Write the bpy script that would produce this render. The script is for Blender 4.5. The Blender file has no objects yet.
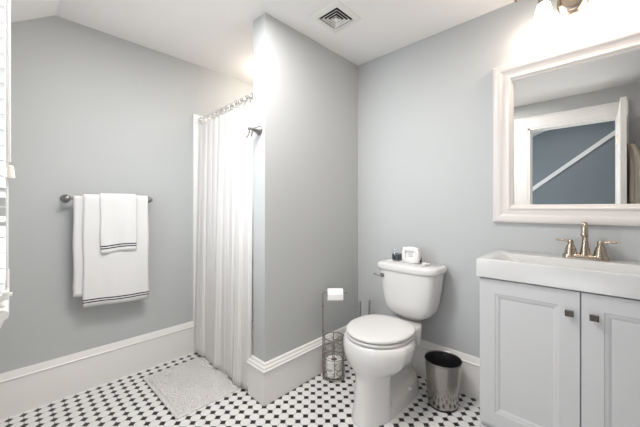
import bpy, math, random
from mathutils import Vector, Matrix
random.seed(7)
PI = math.pi
sc = bpy.context.scene
COL = sc.collection

# ------------------------------------------------------------------ camera, world, light
TH = math.radians(43.8)
cam_d = bpy.data.cameras.new('camera'); cam = bpy.data.objects.new('camera', cam_d); COL.objects.link(cam)
cam.location = (0, 0, 1.10); cam.rotation_euler = (PI/2, 0, TH - PI/2)
cam_d.sensor_width = 36; cam_d.lens = 36*297/640; cam_d.shift_y = -5.5/640; cam_d.clip_start = 0.02
sc.camera = cam
vs = sc.view_settings
vs.view_transform = 'Standard'; vs.look = 'None'; vs.gamma = 1; vs.use_curve_mapping = False
vs.exposure = 0.0

w = bpy.data.worlds.new('world'); sc.world = w; w.use_nodes = True
wn = w.node_tree; wn.nodes.clear()
wo = wn.nodes.new('ShaderNodeOutputWorld'); wb = wn.nodes.new('ShaderNodeBackground')
wb.inputs[0].default_value = (0.86, 0.93, 1.0, 1); wb.inputs[1].default_value = 5.0
wn.links.new(wb.outputs[0], wo.inputs[0])

def area(name, loc, rot, sx, sy, power, col):
    d = bpy.data.lights.new(name, 'AREA'); d.shape = 'RECTANGLE'; d.size = sx; d.size_y = sy
    d.energy = power; d.color = col
    o = bpy.data.objects.new(name, d); COL.objects.link(o); o.location = loc; o.rotation_euler = rot
    return o
# daylight entering at the window (stands outside the glass), added unseen fill lights in the hall behind the doorway, room and shower
def point_light(name, loc, power, col, r):
    d = bpy.data.lights.new(name, 'POINT'); d.energy = power; d.color = col; d.shadow_soft_size = r
    o = bpy.data.objects.new(name, d); COL.objects.link(o); o.location = loc
    return o
P_DAY, P_SKY, P_HALL, P_ROOM, P_SHOWER, P_VANITY = 84, 1.0, 13, 25, 5.5, 2.5
wb.inputs[1].default_value = P_SKY
area('daylight', (-0.66, 1.52, 1.30), (0, -PI/2-0.08, 0), 1.3, 1.2, P_DAY, (0.88, 0.94, 1.0))
area('hall_fill_top', (-0.75, 0.2, 2.17), (0, 0, 0), 0.5, 0.5, 1.8, (1.0, 0.97, 0.93))  # fill added under the hall ceiling, no fixture there
area('hall_fill_low', (-1.25, 0.45, 0.62), (0, -PI/2, 0), 0.8, 1.2, P_HALL, (0.94, 0.97, 1.0))  # unseen fill added low in the hall, brightens the lower part of the room
area('room_fill', (0.58, 0.99, 2.19), (0, 0, 0), 0.6, 0.45, P_ROOM, (1.0, 0.975, 0.955))  # unseen fill added below the ceiling to brighten the room
point_light('shower_fill', (1.48, 1.90, 2.10), P_SHOWER, (1.0, 0.88, 0.76), 0.05)  # unseen point added in the shower for the warm glow above the curtain

# ------------------------------------------------------------------ materials
def mat(name, col, rough=0.5, metal=0.0, **k):
    m = bpy.data.materials.new(name); m.use_nodes = True
    b = m.node_tree.nodes['Principled BSDF']
    b.inputs['Base Color'].default_value = (*col, 1); b.inputs['Roughness'].default_value = rough
    b.inputs['Metallic'].default_value = metal
    for kk, v in k.items(): b.inputs[kk.replace('_', ' ')].default_value = v
    return m
def bump_noise(m, scale, strength, dist=0.002, detail=3, kind='noise', vec=(1, 1, 1)):
    nt = m.node_tree; N = nt.nodes; L = nt.links
    tc = N.new('ShaderNodeTexCoord'); mp = N.new('ShaderNodeMapping'); mp.inputs['Scale'].default_value = vec
    t = N.new('ShaderNodeTexNoise') if kind == 'noise' else N.new('ShaderNodeTexVoronoi')
    t.inputs['Scale'].default_value = scale
    if kind == 'noise': t.inputs['Detail'].default_value = detail
    bp = N.new('ShaderNodeBump'); bp.inputs['Strength'].default_value = strength; bp.inputs['Distance'].default_value = dist
    L.new(tc.outputs['Object'], mp.inputs[0]); L.new(mp.outputs[0], t.inputs['Vector'])
    L.new(t.outputs[0], bp.inputs['Height']); L.new(bp.outputs[0], N['Principled BSDF'].inputs['Normal'])
    return m
def tint_noise(m, c1, c2, scale, lo=0.35, hi=0.65):
    nt = m.node_tree; N = nt.nodes; L = nt.links
    tc = N.new('ShaderNodeTexCoord'); t = N.new('ShaderNodeTexNoise'); t.inputs['Scale'].default_value = scale
    r = N.new('ShaderNodeValToRGB'); r.color_ramp.elements[0].position = lo; r.color_ramp.elements[1].position = hi
    r.color_ramp.elements[0].color = (*c1, 1); r.color_ramp.elements[1].color = (*c2, 1)
    L.new(tc.outputs['Object'], t.inputs['Vector']); L.new(t.outputs[0], r.inputs[0])
    L.new(r.outputs[0], N['Principled BSDF'].inputs['Base Color']); return m

M = {}
M['wall'] = bump_noise(mat('wall_paint', (0.505, 0.52, 0.52), 0.6), 260, 0.08, 0.001)
M['ceiling'] = bump_noise(mat('ceiling_paint', (0.90, 0.885, 0.875), 0.7), 200, 0.06, 0.001)
M['trim'] = mat('trim_paint', (0.83, 0.815, 0.79), 0.35)
M['hall'] = mat('hall_paint', (0.20, 0.225, 0.245), 0.6)
M['hallfloor'] = bump_noise(mat('hall_floor_wood', (0.24, 0.14, 0.07), 0.4), 20, 0.1, 0.002, vec=(1, 12, 1))
M['porcelain'] = mat('porcelain', (0.74, 0.73, 0.72), 0.12, Coat_Weight=0.4)
M['seat'] = mat('seat_plastic', (0.74, 0.73, 0.715), 0.22)
M['cab'] = mat('cabinet_paint', (0.61, 0.613, 0.62), 0.3)
M['marble'] = mat('cultured_marble', (0.65, 0.65, 0.645), 0.2)
M['duct_dark'] = mat('duct_shade_paint', (0.006, 0.006, 0.006), 0.8)  # near-black colour standing in for shade inside the vent duct
M['black'] = mat('black_plastic', (0.015, 0.015, 0.016), 0.35)
M['nickel'] = mat('brushed_nickel', (0.44, 0.37, 0.30), 0.24, 1.0)
M['pewter'] = mat('pewter', (0.30, 0.29, 0.28), 0.35, 1.0)
M['wire'] = mat('bronze_wire', (0.34, 0.31, 0.28), 0.35, 1.0)
M['chrome'] = mat('chrome', (0.75, 0.75, 0.75), 0.08, 1.0)
M['steel'] = bump_noise(mat('brushed_steel', (0.40, 0.38, 0.36), 0.20, 1.0), 60, 0.08, 0.001, vec=(8, 8, 0.3))
M['mirror'] = mat('mirror_glass', (0.92, 0.93, 0.93), 0.0, 1.0)
M['blind'] = mat('blind_white', (0.72, 0.72, 0.72), 0.4)
M['cord'] = mat('cord_cotton', (0.80, 0.79, 0.76), 0.7)
M['tassel'] = mat('tassel_plastic', (0.86, 0.82, 0.72), 0.4)
M['paper'] = bump_noise(mat('tissue_paper', (0.88, 0.87, 0.86), 0.9), 120, 0.25, 0.002)
M['card'] = mat('cardboard', (0.30, 0.22, 0.15), 0.9)
M['robe'] = bump_noise(mat('robe_terry', (0.62, 0.56, 0.48), 0.95), 150, 0.6, 0.004)
M['wax'] = mat('navy_wax', (0.022, 0.032, 0.055), 0.3)
M['frame'] = mat('mirror_frame_paint', (0.74, 0.70, 0.67), 0.35)
M['knob'] = mat('dark_nickel', (0.16, 0.15, 0.14), 0.18, 1.0)
M['white'] = mat('white_ceramic', (0.86, 0.85, 0.84), 0.3)
M['surround'] = mat('shower_acrylic', (0.86, 0.86, 0.86), 0.2)
M['brush'] = mat('brush_grey', (0.42, 0.43, 0.44), 0.3, 0.7)
M['rubber'] = mat('rubber_dark', (0.05, 0.05, 0.05), 0.6)

def glass(name, col=(1, 1, 1), rough=0.0, ior=1.45):
    return mat(name, col, rough, 0, IOR=ior, Transmission_Weight=1.0)
M['glass'] = glass('clear_glass')
# thin window glass: see-through with a weak reflection
def pane_mat():
    m = bpy.data.materials.new('window_pane_glass'); m.use_nodes = True; nt = m.node_tree; nt.nodes.clear()
    o = nt.nodes.new('ShaderNodeOutputMaterial'); mx = nt.nodes.new('ShaderNodeMixShader')
    a = nt.nodes.new('ShaderNodeBsdfTransparent'); g = nt.nodes.new('ShaderNodeBsdfGlossy'); g.inputs['Roughness'].default_value = 0.02
    mx.inputs[0].default_value = 0.06
    nt.links.new(a.outputs[0], mx.inputs[1]); nt.links.new(g.outputs[0], mx.inputs[2]); nt.links.new(mx.outputs[0], o.inputs[0]); return m
M['pane'] = pane_mat()
def emit(name, col, s):
    m = mat(name, col, 0.4); b = m.node_tree.nodes['Principled BSDF']
    b.inputs['Emission Color'].default_value = (*col, 1); b.inputs['Emission Strength'].default_value = s; return m
M['shade'] = emit('lit_opal_glass', (1.0, 0.94, 0.86), 4.5 if P_VANITY else 0.0)

def cloth(name, col, trans=0.25):
    m = bpy.data.materials.new(name); m.use_nodes = True; nt = m.node_tree; N = nt.nodes; L = nt.links
    b = N['Principled BSDF']; b.inputs['Base Color'].default_value = (*col, 1); b.inputs['Roughness'].default_value = 0.85
    t = N.new('ShaderNodeBsdfTranslucent'); t.inputs[0].default_value = (*col, 1)
    mx = N.new('ShaderNodeMixShader'); mx.inputs[0].default_value = trans
    L.new(b.outputs[0], mx.inputs[1]); L.new(t.outputs[0], mx.inputs[2]); L.new(mx.outputs[0], N['Material Output'].inputs[0])
    # fine woven ribs running down the fabric
    uv = N.new('ShaderNodeUVMap'); sp = N.new('ShaderNodeSeparateXYZ'); L.new(uv.outputs[0], sp.inputs[0])
    mu = N.new('ShaderNodeMath'); mu.operation = 'MULTIPLY'; mu.inputs[1].default_value = 2*PI/0.024; L.new(sp.outputs[0], mu.inputs[0])
    si = N.new('ShaderNodeMath'); si.operation = 'SINE'; L.new(mu.outputs[0], si.inputs[0])
    gt = N.new('ShaderNodeMath'); gt.operation = 'POWER'; gt.inputs[1].default_value = 4; L.new(si.outputs[0], gt.inputs[0])
    cm_ = N.new('ShaderNodeMix'); cm_.data_type = 'RGBA'; cm_.inputs['A'].default_value = (*col, 1); cm_.inputs['B'].default_value = (col[0]*0.86, col[1]*0.85, col[2]*0.84, 1)
    L.new(gt.outputs[0], cm_.inputs['Factor']); L.new(cm_.outputs['Result'], b.inputs['Base Color'])
    bp = N.new('ShaderNodeBump'); bp.inputs['Strength'].default_value = 0.5; bp.inputs['Distance'].default_value = 0.003
    L.new(gt.outputs[0], bp.inputs['Height']); L.new(bp.outputs[0], b.inputs['Normal']); L.new(bp.outputs[0], t.inputs['Normal'])
    return m
M['curtain'] = cloth('curtain_cotton', (0.93, 0.92, 0.905), 0.22)

def towel_mat(lines):
    m = mat('terry_towel', (0.78, 0.775, 0.77), 0.95); nt = m.node_tree; N = nt.nodes; L = nt.links
    uv = N.new('ShaderNodeUVMap'); sp = N.new('ShaderNodeSeparateXYZ'); L.new(uv.outputs[0], sp.inputs[0])
    prev = None
    for (a, b) in lines:
        x = N.new('ShaderNodeMath'); x.operation = 'GREATER_THAN'; x.inputs[1].default_value = a; L.new(sp.outputs[1], x.inputs[0])
        y = N.new('ShaderNodeMath'); y.operation = 'LESS_THAN'; y.inputs[1].default_value = b; L.new(sp.outputs[1], y.inputs[0])
        z = N.new('ShaderNodeMath'); z.operation = 'MULTIPLY'; L.new(x.outputs[0], z.inputs[0]); L.new(y.outputs[0], z.inputs[1])
        if prev:
            q = N.new('ShaderNodeMath'); q.operation = 'MAXIMUM'; L.new(prev.outputs[0], q.inputs[0]); L.new(z.outputs[0], q.inputs[1]); z = q
        prev = z
    mx = N.new('ShaderNodeMix'); mx.data_type = 'RGBA'
    mx.inputs['A'].default_value = (0.78, 0.775, 0.77, 1); mx.inputs['B'].default_value = (0.02, 0.02, 0.024, 1)
    L.new(prev.outputs[0], mx.inputs['Factor']); L.new(mx.outputs['Result'], N['Principled BSDF'].inputs['Base Color'])
    bump_noise(m, 220, 0.5, 0.003)
    return m
M['towel'] = towel_mat([(0.024, 0.031), (0.038, 0.045)])

def tile_mat():
    m = mat('octagon_dot_tile', (0.8, 0.8, 0.8), 0.25); nt = m.node_tree; N = nt.nodes; L = nt.links
    def math_(op, a, b=None, c=None):
        n = N.new('ShaderNodeMath'); n.operation = op
        for i, v in enumerate((a, b, c)):
            if v is None: continue
            if hasattr(v, 'outputs'): L.new(v.outputs[0], n.inputs[i])
            else: n.inputs[i].default_value = v
        return n
    tc = N.new('ShaderNodeTexCoord'); sp = N.new('ShaderNodeSeparateXYZ'); L.new(tc.outputs['Object'], sp.inputs[0])
    P_ = 0.0543
    fx, fy = [], []
    ax = []
    for i, ph in ((0, 0.972), (1, 1.305)):
        s = N.new('ShaderNodeMath'); s.operation = 'SUBTRACT'; L.new(sp.outputs[i], s.inputs[0]); s.inputs[1].default_value = ph
        d = math_('DIVIDE', s, P_); a = math_('ADD', d, 0.5); f = math_('FLOOR', a); g = math_('SUBTRACT', a, f); h = math_('SUBTRACT', g, 0.5)
        ax.append(math_('ABSOLUTE', h))
    X, Y = ax
    d1 = math_('ADD', X, Y); R = 0.305; W = 0.028
    dot = math_('LESS_THAN', d1, R)
    e = math_('SUBTRACT', d1, R + W*0.8); e = math_('ABSOLUTE', e); ring = math_('LESS_THAN', e, W*0.9)
    gx = math_('LESS_THAN', X, W*0.6); gy = math_('LESS_THAN', Y, W*0.6); gl = math_('MAXIMUM', gx, gy)
    gr = math_('MAXIMUM', gl, ring); nd = math_('SUBTRACT', 1.0, dot); gr = math_('MULTIPLY', gr, nd)
    nz = N.new('ShaderNodeTexNoise'); nz.inputs['Scale'].default_value = 9; L.new(tc.outputs['Object'], nz.inputs['Vector'])
    rp = N.new('ShaderNodeValToRGB'); rp.color_ramp.elements[0].color = (0.74, 0.735, 0.725, 1); rp.color_ramp.elements[1].color = (0.84, 0.835, 0.83, 1)
    L.new(nz.outputs[0], rp.inputs[0])
    m1 = N.new('ShaderNodeMix'); m1.data_type = 'RGBA'; L.new(gr.outputs[0], m1.inputs['Factor']); L.new(rp.outputs[0], m1.inputs['A']); m1.inputs['B'].default_value = (0.22, 0.215, 0.205, 1)
    m2 = N.new('ShaderNodeMix'); m2.data_type = 'RGBA'; L.new(dot.outputs[0], m2.inputs['Factor']); L.new(m1.outputs['Result'], m2.inputs['A']); m2.inputs['B'].default_value = (0.006, 0.006, 0.007, 1)
    b = N['Principled BSDF']; L.new(m2.outputs['Result'], b.inputs['Base Color'])
    rr = math_('MULTIPLY_ADD', gr, 0.5, 0.28); L.new(rr.outputs[0], b.inputs['Roughness'])
    bp = N.new('ShaderNodeBump'); bp.inputs['Strength'].default_value = 0.35; bp.inputs['Distance'].default_value = 0.001; bp.invert = True
    L.new(gr.outputs[0], bp.inputs['Height']); L.new(bp.outputs[0], b.inputs['Normal'])
    return m
M['tile'] = tile_mat()

# ------------------------------------------------------------------ mesh helpers
class MB:
    def __init__(s): s.v = []; s.f = []; s.uv = {}
    def add(s, vs_, fs):
        n = len(s.v); s.v += [tuple(p) for p in vs_]; s.f += [tuple(n+i for i in f) for f in fs]; return s
    def box(s, x0, x1, y0, y1, z0, z1):
        vs_ = [(x, y, z) for x in (x0, x1) for y in (y0, y1) for z in (z0, z1)]
        return s.add(vs_, [(0, 1, 3, 2), (4, 6, 7, 5), (0, 4, 5, 1), (2, 3, 7, 6), (0, 2, 6, 4), (1, 5, 7, 3)])
    def loft(s, rings, close=True, cap0=True, cap1=True, loop=False):
        n = len(rings[0]); base = len(s.v); vs_ = [p for r in rings for p in r]; fs = []
        m = len(rings)
        for i in range(m if loop else m-1):
            for j in range(n if close else n-1):
                a = i*n+j; b = i*n+(j+1) % n; i2 = (i+1) % m
                fs.append((a, b, i2*n+(j+1) % n, i2*n+j))
        if not loop and cap0: fs.append(tuple(range(n-1, -1, -1)))
        if not loop and cap1: fs.append(tuple((m-1)*n+k for k in range(n)))
        return s.add(vs_, fs)
    def lathe(s, prof, c=(0, 0, 0), axis=(0, 0, 1), n=32, cap=True):
        A = Vector(axis).normalized(); U = A.orthogonal().normalized(); V = A.cross(U); C_ = Vector(c)
        rings = [[C_+A*z+(U*math.cos(2*PI*k/n)+V*math.sin(2*PI*k/n))*r for k in range(n)] for r, z in prof]
        return s.loft(rings, cap0=cap, cap1=cap)
    def tube(s, pts, r, n=12, closed=False):
        pts = [Vector(p) for p in pts]; m = len(pts); rings = []; prev = None
        rs = r if isinstance(r, (list, tuple)) else [r]*m
        for i, p in enumerate(pts):
            if closed: t = (pts[(i+1) % m]-pts[i-1])
            else: t = pts[min(i+1, m-1)]-pts[max(i-1, 0)]
            t.normalize()
            if prev is None: U = t.orthogonal().normalized()
            else:
                U = prev-t*prev.dot(t)
                U = U.normalized() if U.length > 1e-6 else t.orthogonal().normalized()
            prev = U; V = t.cross(U)
            rings.append([p+(U*math.cos(2*PI*k/n)+V*math.sin(2*PI*k/n))*rs[i] for k in range(n)])
        return s.loft(rings, loop=closed)
    def sweep(s, path, prof):
        # path: list of (x, y); prof: list of (offset to the left of travel, z); mitred
        rings = []; m = len(path)
        for i, (x, y) in enumerate(path):
            ds = []
            if i > 0: ds.append(Vector((x-path[i-1][0], y-path[i-1][1])).normalized())
            if i < m-1: ds.append(Vector((path[i+1][0]-x, path[i+1][1]-y)).normalized())
            ns = [Vector((-d.y, d.x)) for d in ds]
            n_ = sum(ns, Vector((0, 0))).normalized(); k = 1/max(0.3, n_.dot(ns[0]))
            rings.append([(x+n_.x*o*k, y+n_.y*o*k, z) for o, z in prof])
        return s.loft(rings)
    def sphere(s, c, r, sx=1, sy=1, sz=1, n=20, m=12):
        rings = []
        for i in range(1, m):
            a = PI*i/m
            rings.append([(c[0]+r*sx*math.sin(a)*math.cos(2*PI*k/n), c[1]+r*sy*math.sin(a)*math.sin(2*PI*k/n), c[2]-r*sz*math.cos(a)) for k in range(n)])
        return s.loft(rings)
    def build(s, name, m, parent=None, bevel=0, smooth=True, ang=40, seg=2):
        me = bpy.data.meshes.new(name); me.from_pydata([tuple(p) for p in s.v], [], s.f); me.update()
        import bmesh
        bm = bmesh.new(); bm.from_mesh(me); bmesh.ops.recalc_face_normals(bm, faces=bm.faces); bm.to_mesh(me); bm.free()
        if smooth:
            me.shade_smooth()
            me.set_sharp_from_angle(angle=math.radians(ang))
        o = bpy.data.objects.new(name, me); COL.objects.link(o); me.materials.append(M[m] if isinstance(m, str) else m)
        if bevel:
            b = o.modifiers.new('bevel', 'BEVEL'); b.width = bevel; b.segments = seg; b.limit_method = 'ANGLE'; b.angle_limit = math.radians(50)
            b.harden_normals = False
        if parent: o.parent = parent; o.matrix_parent_inverse = parent.matrix_world.inverted() if False else Matrix.Translation(parent.location).inverted()
        return o
def thing(name, label, cat, loc, group=None):
    o = bpy.data.objects.new(name, None); COL.objects.link(o); o.location = loc; o.empty_display_size = 0.05
    return tag(o, label, cat, group)
def tag(o, label, cat, group=None):
    o['label'] = label; o['category'] = cat
    if group: o['group'] = group
    return o
def struct(o): o['kind'] = 'structure'; return o
def sbox(name, m, *b, bevel=0):
    mb = MB(); mb.box(*b); return struct(mb.build(name, m, bevel=bevel, smooth=False))
def sub(o, name, mb, m, **k):
    # a sub-part: child of a part that sits in its thing's space
    c = mb.build(name, m, **k); c.parent = o; c.matrix_parent_inverse = (Matrix.Translation(o.parent.location).inverted().inverted() if o.parent else Matrix()) 
    return c
def part(parent, name, mb, m, **k):
    """mesh built in world coordinates, parented so that it stays where it was built"""
    c = mb.build(name, m, **k); c.parent = parent
    bpy.context.view_layer.update()
    c.matrix_parent_inverse = parent.matrix_world.inverted(); return c

def rrect(cx, cy, z, hx, hy, r, n=6):
    pts = []
    for (sx, sy, a0) in ((1, 1, 0), (-1, 1, PI/2), (-1, -1, PI), (1, -1, 3*PI/2)):
        for k in range(n+1):
            a = a0+PI/2*k/n
            pts.append((cx+sx*(hx-r)+r*math.cos(a), cy+sy*(hy-r)+r*math.sin(a), z))
    return pts
def frame_loft(prof, y0, y1, z0, z1, xw):
    """picture frame on a wall x = xw (faces -x): prof = (inset from outer edge, protrusion)"""
    mb = MB(); rings = []
    for (yy, zz, sy, sz) in ((y0, z0, 1, 1), (y1, z0, -1, 1), (y1, z1, -1, -1), (y0, z1, 1, -1)):
        rings.append([(xw-p, yy+sy*i, zz+sz*i) for i, p in prof])
    mb.loft(rings, loop=True); return mb

# ------------------------------------------------------------------ room
HC = 2.205; XB = 1.87; YA = 2.275; YP = 1.385; XW = -0.10; YF = -0.50
sbox('floor', 'tile', XW-0.12, XB+0.1, YF-0.1, YA+0.1, -0.06, 0)
sbox('wall_back', 'wall', XW-0.12, XB+0.1, YA, YA+0.1, 0, HC+0.06)
sbox('wall_right', 'wall', XB, XB+0.1, YF, YA, 0, HC+0.06)
sbox('wall_front', 'wall', XW-0.12, XB+0.1, YF-0.1, YF, 0, HC+0.06)
sbox('wall_partition', 'wall', 0.995, XB, YP, 1.503, 0, HC)
# left wall with window and doorway
WY0, WY1, WZ0, WZ1 = 1.22, 1.82, 0.86, 1.90
DY0, DY1, DZ = -0.075, 0.592, 1.945
mb = MB()
def wl(y0, y1, z0, z1): mb.box(XW-0.12, XW, y0, y1, z0, z1)
wl(YF, DY0, 0, HC); wl(DY0, DY1, DZ, HC); wl(DY1, WY0, 0, HC); wl(WY0, WY1, 0, WZ0); wl(WY0, WY1, WZ1, HC); wl(WY1, YA, 0, HC)
struct(mb.build('wall_left', 'wall', smooth=False))
# ceiling: flat over the room, sloping down to the eaves on the window side
mb = MB(); XS = 0.18
mb.box(XS, XB+0.1, YF-0.1, YA, HC, HC+0.06); mb.box(XW-0.12, XS, YF-0.1, 0.85, HC, HC+0.06)
zl = HC-(XS-XW)*0.68
mb.add([(XS, 0.85, HC), (XS, YA, HC), (XW, YA, zl), (XW, 0.85, zl), (XS, 0.85, HC+0.06), (XS, YA, HC+0.06), (XW, YA, HC+0.06), (XW, 0.85, HC+0.06)],
       [(0, 1, 2, 3), (4, 7, 6, 5), (0, 3, 7, 4), (1, 5, 6, 2), (2, 6, 7, 3), (0, 4, 5, 1)])
struct(mb.build('ceiling', 'ceiling', smooth=False))

BB = [(0, 0), (0.015, 0), (0.015, 0.190), (0.019, 0.193), (0.020, 0.199), (0.016, 0.204), (0.0145, 0.214), (0.010, 0.222), (0.0085, 0.232), (0.006, 0.236), (0, 0.236)]
mb = MB(); mb.sweep([(0.968, YA), (XW, YA)], BB); struct(mb.build('baseboard_back', 'trim', ang=25))
mb = MB(); mb.sweep([(1.03, 1.503), (0.995, 1.503), (0.995, YP), (XB-0.0005, YP)], [(-o*1.5, z*0.965) for o, z in BB]); 
mb.v = [(x, y, z) for x, y, z in mb.v]
struct(mb.build('baseboard_partition', 'trim', ang=25))
mb = MB(); mb.sweep([(XB, 0.41), (XB, YP-0.026)], BB); struct(mb.build('baseboard_right', 'trim', ang=25))
mb = MB(); mb.sweep([(XW, YA-0.026), (XW, DY1+0.12)], BB); struct(mb.build('baseboard_left', 'trim', ang=25))
# floor tile continues; hall beyond the doorway
sbox('floor_hall', 'hallfloor', -1.5, XW-0.12, -0.9, 1.3, -0.06, 0)
sbox('wall_hall', 'hall', -1.4, -1.3, -0.9, 1.3, 0, 2.3)
sbox('wall_hall_end', 'hall', -1.5, XW-0.12, 1.2, 1.3, 0, 2.3)
sbox('wall_hall_near', 'hall', -1.5, XW-0.12, -0.95, -0.85, 0, 2.3)
mb = MB(); mb.box(-1.5, XW-0.12, -0.95, 0.40, 2.21, 2.27)
mb.add([(-1.5, 0.40, 2.21), (XW-0.12, 0.40, 2.21), (XW-0.12, 1.2, 1.90), (-1.5, 1.2, 1.90), (-1.5, 0.40, 2.27), (XW-0.12, 0.40, 2.27), (XW-0.12, 1.2, 2.27), (-1.5, 1.2, 2.27)],
       [(0, 1, 2, 3), (4, 7, 6, 5), (0, 3, 7, 4), (1, 5, 6, 2), (2, 6, 7, 3), (0, 4, 5, 1)])
struct(mb.build('ceiling_hall', 'ceiling', smooth=False))
# sloping stair trim on the hall wall
mb = MB()
za, zb = 1.190, 2.038; h = 0.060
mb.add([(-1.3, 0.90, za), (-1.3, -0.17, zb), (-1.3, -0.17, zb+h), (-1.3, 0.90, za+h), (-1.275, 0.90, za), (-1.275, -0.17, zb), (-1.275, -0.17, zb+h), (-1.275, 0.90, za+h)],
       [(0, 1, 2, 3), (4, 7, 6, 5), (0, 4, 5, 1), (3, 2, 6, 7), (0, 3, 7, 4), (1, 5, 6, 2)])
struct(mb.build('trim_3', 'trim', smooth=False))
# door casing and leaf
CAS = [(0, 0), (0, 0.020), (0.012, 0.026), (0.022, 0.020), (0.10, 0.016), (0.112, 0.012), (0.118, 0.010), (0.118, 0)]
mb = MB()
yl, yr, zt = DY1+0.118, DY0-0.08, DZ+0.118
rings = []
for (yy, zz, sy, sz) in ((yl, 0, -1, 0), (yl, zt, -1, -1), (yr, zt, 1, -1), (yr, 0, 1, 0)):
    rings.append([(XW+p, yy+sy*i*(0.678 if sy > 0 else 1), zz+sz*i) for i, p in CAS])
mb.loft(rings); mb.box(XW-0.12, XW, DY1, DY1+0.0001, 0, DZ)
struct(mb.build('trim_1', 'trim', ang=25))
mb = MB(); mb.box(XW-0.125, XW+0.004, DY1-0.018, DY1, 0, DZ); mb.box(XW-0.125, XW+0.004, DY0, DY0+0.004, 0, DZ); mb.box(XW-0.125, XW+0.004, DY0, DY1, DZ-0.018, DZ)
mb.box(XW-0.07, XW-0.03, DY1-0.03, DY1-0.018, 0, DZ-0.018); mb.box(XW-0.07, XW-0.03, DY0+0.004, DY1-0.03, DZ-0.03, DZ-0.018)
struct(mb.build('trim_2', 'trim', smooth=False))
# leaf, swung open into the room at right angles to the wall: a frame of stiles and rails with recessed panels
dl = MB(); dx0, dx1, dy0, dy1 = XW+0.025, XW+0.655, -0.118, -0.083
st = 0.105
dl.box(dx0, dx0+st, dy0, dy1, 0.008, 1.93); dl.box(dx1-st, dx1, dy0, dy1, 0.008, 1.93)
mid = (dx0+dx1)/2
for (a, b) in ((0.008, 0.22), (0.88, 1.0), (1.52, 1.61), (1.82, 1.93)): dl.box(dx0+st, dx1-st, dy0, dy1, a, b)
for (a, b) in ((0.22, 0.88), (1.0, 1.52), (1.61, 1.82)): dl.box(mid-0.045, mid+0.045, dy0, dy1, a, b)
door = struct(dl.build('door_1', 'trim', bevel=0.003, smooth=False))
for (a, b) in ((0.22, 0.88), (1.0, 1.52), (1.61, 1.82)):
    for (p, q) in ((dx0+st, mid-0.045), (mid+0.045, dx1-st)):
        pm = MB(); ym = (dy0+dy1)/2
        pm.box(p-0.002, q+0.002, ym-0.005, ym+0.005, a-0.002, b+0.002); pm.box(p+0.02, q-0.02, ym-0.011, ym+0.011, a+0.02, b-0.02)
        part(door, 'door_panel', pm, 'trim', bevel=0.004, smooth=False)
k = MB(); k.lathe([(0.028, 0), (0.028, 0.004), (0.012, 0.008), (0.010, 0.03), (0.022, 0.04), (0.027, 0.052), (0.02, 0.064), (0.004, 0.068)], (dx1-0.06, dy0, 0.94), (0, -1, 0), 24)
part(door, 'door_knob', k, 'nickel')
for z in (0.25, 1.0, 1.72):
    h_ = MB(); h_.lathe([(0.006, -0.045), (0.006, 0.045)], (dx0-0.004, dy1+0.002, z), (0, 0, 1), 12); h_.box(dx0, dx0+0.03, dy1, dy1+0.002, z-0.045, z+0.045)
    part(door, 'hinge', h_, 'nickel', smooth=False)

# window in the left wall
wf = MB(); fw = 0.035; xo, xi = XW-0.12, XW-0.05
for (a, b, c_, d) in ((WY0, WY0+fw, WZ0, WZ1), (WY1-fw, WY1, WZ0, WZ1), (WY0+fw, WY1-fw, WZ0, WZ0+fw), (WY0+fw, WY1-fw, WZ1-fw, WZ1)): wf.box(xo, xi, a, b, c_, d)
win = struct(wf.build('window_1', 'trim', bevel=0.003, smooth=False))
zm = (WZ0+WZ1)/2
for (z0, z1, xx) in ((WZ0+fw, zm+0.02, XW-0.085), (zm-0.02, WZ1-fw, XW-0.115)):
    s_ = MB(); y0, y1 = WY0+fw, WY1-fw
    for b in ((y0, y0+0.03, z0, z1), (y1-0.03, y1, z0, z1), (y0+0.03, y1-0.03, z0, z0+0.035), (y0+0.03, y1-0.03, z1-0.035, z1)): s_.box(xx, xx+0.03, *b)
    sh = part(win, 'window_sash', s_, 'trim', smooth=False)
    g = MB(); g.box(xx+0.012, xx+0.016, y0+0.03, y1-0.03, z0+0.035, z1-0.035); gp = g.build('pane', 'pane', smooth=False); gp.parent = sh
    bpy.context.view_layer.update(); gp.matrix_parent_inverse = sh.matrix_world.inverted()
cs = MB(); cw = 0.075
cs.box(XW, XW+0.018, WY0-cw, WY0, WZ0-0.02, WZ1+cw); cs.box(XW, XW+0.018, WY1, WY1+cw, WZ0-0.02, WZ1+cw); cs.box(XW, XW+0.018, WY0, WY1, WZ1, WZ1+cw)
part(win, 'window_casing', cs, 'trim', bevel=0.003, smooth=False)
sl = MB(); prof = [(-0.05, 0.836), (-0.012+XW+0.1, 0.836), (-0.004, 0.830), (-0.002, 0.822), (-0.004, 0.814), (-0.012, 0.808), (-0.014, 0.800), (-0.020, 0.786), (-0.034, 0.772), (-0.055, 0.764), (-0.082, 0.760), (-0.082, 0.745), (XW, 0.745), (XW, 0.836)]
prof = [(-0.002 + min(0, x+0.002), z) for x, z in prof]
sl.loft([[(x, WY0-0.10, z) for x, z in prof], [(x, WY1+0.10, z) for x, z in prof]])
part(win, 'window_sill', sl, 'trim', ang=30)

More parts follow.
